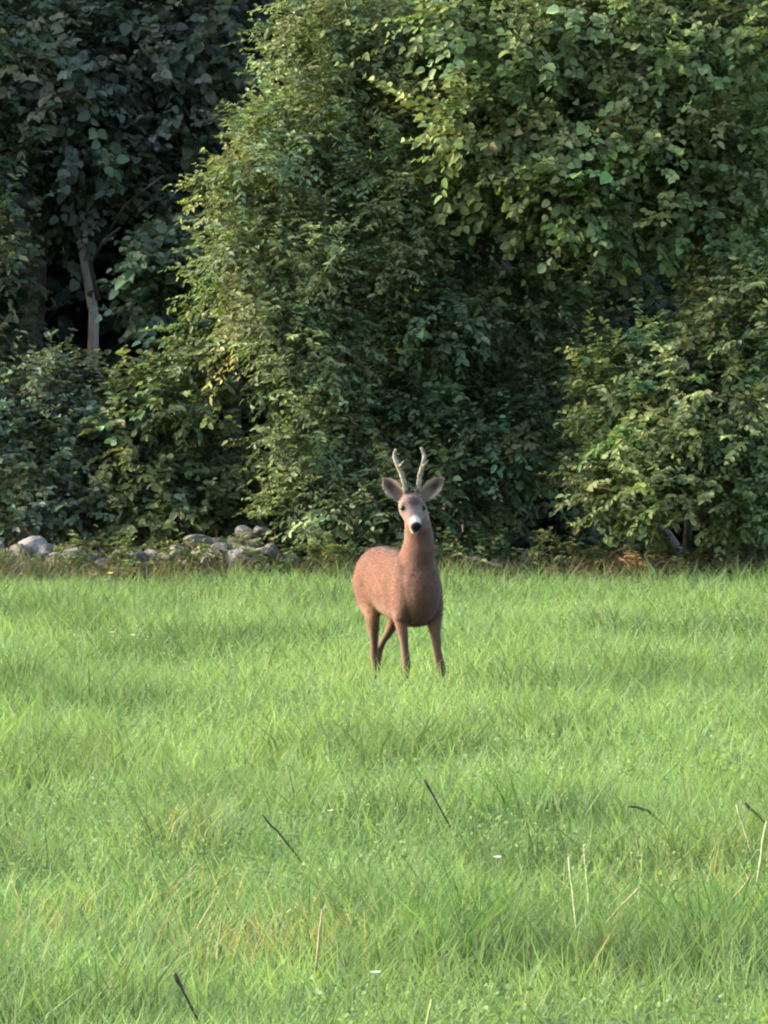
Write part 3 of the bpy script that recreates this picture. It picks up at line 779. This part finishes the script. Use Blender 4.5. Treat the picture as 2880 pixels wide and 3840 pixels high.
C_ = mixc(C_, (.46, .30, .19), ss(.38, .46, co[:, 2]) * ss(.52, .44, co[:, 2]) * ss(.2, -.25, co[:, 0] - .12) * ss(.2, -.5, no[:, 2]) * .7)  # belly
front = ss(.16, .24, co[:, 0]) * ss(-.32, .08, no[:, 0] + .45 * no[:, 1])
C_ = mixc(C_, (.155, .082, .055), front * .97 * ss(.36, .42, co[:, 2]) * ss(.92, .82, co[:, 2]))          # shaded side of brisket and throat, painted darker into the coat
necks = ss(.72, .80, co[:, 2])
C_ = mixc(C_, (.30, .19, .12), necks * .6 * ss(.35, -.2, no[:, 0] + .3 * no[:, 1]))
head = (ss(-.11, -.07, U) * ss(.85, .88, co[:, 2]) + ss(.02, .05, U) * (co[:, 2] > .76) * ss(-.085, -.045, Wd)).clip(0, 1)
C_ = mixc(C_, (.30, .215, .185), head)
fore = np.exp(-((co[:, 2] - .952) / .021) ** 2 - ((V_ - .003) / .026) ** 2) * ss(-.03, -.01, U)
C_ = mixc(C_, (.4, .32, .29), np.exp(-((U - .055) / .03) ** 2) * ss(.0, .02, Wd) * .6)
muz = np.exp(-((U - .116) / .02) ** 2) * np.exp(-(V_ / (.013 + .012 * ss(.09, .125, U))) ** 2) * ss(-.012, .004, Wd)
C_ = mixc(C_, (.95, .93, .92), (muz * 1.6).clip(0, 1))
C_ = mixc(C_, (.013, .011, .012), ss(.133, .140, U) * ss(-.048, -.040, Wd) * (np.abs(V_) < .03))
C_ = mixc(C_, (.075, .05, .045), (fore * 1.7).clip(0, 1) * .9)
sock = sum(np.exp(-((U - .03) / .02) ** 2 - ((V_ - sg * .046) / .012) ** 2 - ((Wd - .018) / .016) ** 2) for sg in (-1, 1))
C_ = mixc(C_, (.05, .033, .028), (sock * 1.4).clip(0, 1) * .85)
crown_ = ss(-.03, -.05, U) * ss(.035, .05, Wd) * ss(.06, .04, np.abs(V_))
C_ = mixc(C_, (.12, .085, .065), crown_ * .8)
mouth = np.exp(-((Wd + .040) / .006) ** 2) * ss(.085, .11, U)
C_ = mixc(C_, (.05, .035, .03), mouth * .8)
C_ = mixc(C_, (.6, .5, .4), ss(.07, .10, U) * ss(-.042, -.05, Wd) * ss(-.075, -.065, Wd) * (U < .17) * (np.abs(V_) < .05))
for b, t in (earL, earR):
    ax = np.array(t - b); L_ = np.linalg.norm(ax); ax /= L_
    r = co - np.array(b); q = (r @ ax) / L_
    pr = r - (q * L_)[:, None] * ax
    dist = np.linalg.norm(pr, axis=1)
    inear = ss(.12, .2, q) * (dist < .055) * (co[:, 2] > .95)
    C_ = mixc(C_, (.27, .205, .16), inear)
    fr = no @ np.array((cs, -sn, 0))
    C_ = mixc(C_, (.055, .042, .036), inear * ss(.2, .6, fr) * np.exp(-((q - .6) / .24) ** 2) * ss(.02, .012, dist))
    C_ = mixc(C_, (.62, .52, .42), inear * ss(.1, .5, fr) * ss(.022, .03, dist) * .7)
C_ = np.clip(C_ * np.array((.375, .335, .30)), .006, .85)
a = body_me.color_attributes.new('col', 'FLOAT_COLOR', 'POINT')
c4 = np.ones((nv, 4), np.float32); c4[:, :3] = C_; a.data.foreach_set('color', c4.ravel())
M_coat, t, b = newmat('coat')
at = t.nodes.new('ShaderNodeAttribute'); at.attribute_name = 'col'
tc = t.nodes.new('ShaderNodeTexCoord')
nz = t.nodes.new('ShaderNodeTexNoise'); nz.inputs['Scale'].default_value = 95; nz.inputs['Detail'].default_value = 5
t.links.new(tc.outputs['Object'], nz.inputs['Vector'])
mr = t.nodes.new('ShaderNodeMapRange'); mr.inputs['To Min'].default_value = .78; mr.inputs['To Max'].default_value = 1.2
t.links.new(nz.outputs['Fac'], mr.inputs['Value'])
mu = t.nodes.new('ShaderNodeVectorMath'); mu.operation = 'SCALE'
t.links.new(at.outputs['Color'], mu.inputs[0]); t.links.new(mr.outputs['Result'], mu.inputs['Scale'])
t.links.new(mu.outputs['Vector'], b.inputs['Base Color'])
bp = t.nodes.new('ShaderNodeBump'); bp.inputs['Strength'].default_value = .35; bp.inputs['Distance'].default_value = .006
t.links.new(nz.outputs['Fac'], bp.inputs['Height']); t.links.new(bp.outputs['Normal'], b.inputs['Normal'])
b.inputs['Roughness'].default_value = .85; b.inputs['Specular IOR Level'].default_value = .15
b.inputs['Sheen Weight'].default_value = .12; b.inputs['Sheen Roughness'].default_value = .5
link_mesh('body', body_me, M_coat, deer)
# short coat hairs over the skin
rngf = np.random.default_rng(5)
idx = rngf.choice(nv, min(nv, 30000), replace=False)
idx = idx[(U[idx] < .10) | (co[idx, 2] < .75)]
p0 = co[idx]; n0 = no[idx]
flow = np.tile(np.array((-.6, 0, -.45)), (len(idx), 1)); flow[:, 2] -= ss(.7, .8, co[idx, 2]) * .6
dr_ = nrm(n0 * .3 + flow - n0 * (flow * n0).sum(1, keepdims=True) + rdir(len(idx), rngf) * .22)
ln_ = np.where(co[idx, 2] > .84, .009, np.where(co[idx, 2] < .36, .004, .013)) * (.6 + .7 * rngf.random(len(idx)))
sd = nrm(np.cross(dr_, n0)) * .0013
v = np.empty((len(idx), 3, 3)); v[:, 0] = p0 - sd - n0 * .001; v[:, 1] = p0 + sd - n0 * .001; v[:, 2] = p0 + dr_ * ln_[:, None]
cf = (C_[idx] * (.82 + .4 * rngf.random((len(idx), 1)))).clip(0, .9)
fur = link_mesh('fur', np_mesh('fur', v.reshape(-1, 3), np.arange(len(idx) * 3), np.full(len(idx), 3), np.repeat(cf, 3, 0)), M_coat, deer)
fur['kind'] = 'stuff'
# antlers: px path, with a front tine and a back tine
M_antler = noise_mat('antler_bone', [(.3, (.08, .062, .04)), (.55, (.16, .135, .095)), (.8, (.25, .225, .17))], 26, 6, .7, .6, 70)
def antler(path, tine_f, tine_b):
    tb = Tubes()
    pts = [scr(*q) for q in path]
    # smooth
    fine = []
    for i in range(len(pts) - 1):
        for k_ in range(4):
            tq = k_ / 4
            a_ = pts[max(i - 1, 0)]; b_ = pts[i]; c_ = pts[i + 1]; d_ = pts[min(i + 2, len(pts) - 1)]
            fine.append(.5 * ((2 * b_) + (c_ - a_) * tq + (2 * a_ - 5 * b_ + 4 * c_ - d_) * tq ** 2 + (-a_ + 3 * b_ - 3 * c_ + d_) * tq ** 3))
    fine.append(pts[-1])
    n_ = len(fine)
    rad = [(.014 if i < 2 else .0118 - .0065 * (i / (n_ - 1)) ** 3) * (1 + .10 * math.sin(i * 2.3)) for i in range(n_)]
    tb.add(fine, rad, 10)
    for (i0, tip, r_) in ((int(n_ * .5), tine_f, .0075), (int(n_ * .70), tine_b, .006)):
        e = fine[i0] + Vector(tip)
        tb.add([fine[i0], fine[i0] + Vector(tip) * .5 + Vector((0, 0, -.004)), e], [r_, r_ * .75, r_ * .3], 8)
    tb.build('antler', M_antler, deer)
antler([(1520, 1856, .275), (1517, 1825, .27), (1510, 1785, .262), (1494, 1745, .26), (1481, 1713, .255), (1479, 1697, .25), (1486, 1677, .245)], (.045, .012, .03), (-.03, .004, .02))
antler([(1566, 1856, .275), (1569, 1825, .27), (1573, 1780, .262), (1583, 1745, .26), (1590, 1712, .255), (1588, 1695, .25), (1578, 1672, .245)], (.045, .012, .03), (-.03, .004, .02))
# eyes, nose pad, hooves
M_eye, t, b = newmat('eye'); 
nzz = t.nodes.new('ShaderNodeTexNoise'); nzz.inputs['Scale'].default_value = 90
crr = t.nodes.new('ShaderNodeValToRGB'); crr.color_ramp.elements[0].color = (.002, .0015, .001, 1); crr.color_ramp.elements[1].color = (.006, .004, .003, 1)
t.links.new(nzz.outputs['Fac'], crr.inputs['Fac']); t.links.new(crr.outputs['Color'], b.inputs['Base Color']); b.inputs['Roughness'].default_value = .35; b.inputs['Specular IOR Level'].default_value = .2
for s in (-1, 1):
    bm = bmesh.new(); bmesh.ops.create_uvsphere(bm, u_segments=16, v_segments=10, radius=.0145)
    for vv in bm.verts: vv.co.z *= .8
    me = bpy.data.meshes.new('eye'); bm.to_mesh(me); bm.free()
    me.polygons.foreach_set('use_smooth', [True] * len(me.polygons))
    o = link_mesh('eye', me, M_eye, deer); o.location = H(.030, s * .0455, .018)
M_nose = noise_mat('nose_pad', [(.3, (.002, .002, .002)), (.7, (.006, .005, .005))], 120, 4, .6, .5, 200)
bm = bmesh.new(); bmesh.ops.create_uvsphere(bm, u_segments=20, v_segments=12, radius=1)
for vv in bm.verts:
    p = vv.co
    q = H(.143 + p.z * .013, p.x * .0225 * (1.05 + .15 * p.y), -.014 + p.y * .017)
    vv.co = q
me = bpy.data.meshes.new('nose'); bm.to_mesh(me); bm.free(); me.polygons.foreach_set('use_smooth', [True] * len(me.polygons))
M_nose.node_tree.nodes['Principled BSDF'].inputs['Specular IOR Level'].default_value = .08
link_mesh('nose', me, M_nose, deer)
M_hoof = noise_mat('hoof_horn', [(.3, (.015, .012, .01)), (.7, (.05, .04, .03))], 40, 4, .5, .3)
for (x_, y_) in ((.327, -.07), (.405, .085), (-.205, -.042), (-.415, .048)):
    for s in (-1, 1):
        bm = bmesh.new()
        ring = []
        for zz, f0, f1, hw2 in ((-.004, -.02, .03, .0095), (.015, -.018, .022, .009), (.04, -.015, .010, .008)):
            ring.append([bm.verts.new((x_ + (f0 + f1) / 2 + (f1 - f0) / 2 * math.cos(t_), y_ + s * .009 + hw2 * math.sin(t_), zz)) for t_ in [k_ * math.pi / 5 for k_ in range(10)]])
        for i in range(2):
            for j in range(10):
                bm.faces.new((ring[i][j], ring[i][(j + 1) % 10], ring[i + 1][(j + 1) % 10], ring[i + 1][j]))
        bm.faces.new(ring[0][::-1]); bm.faces.new(ring[2])
        me = bpy.data.meshes.new('hoof'); bm.to_mesh(me); bm.free()
        link_mesh('hoof', me, M_hoof, deer)
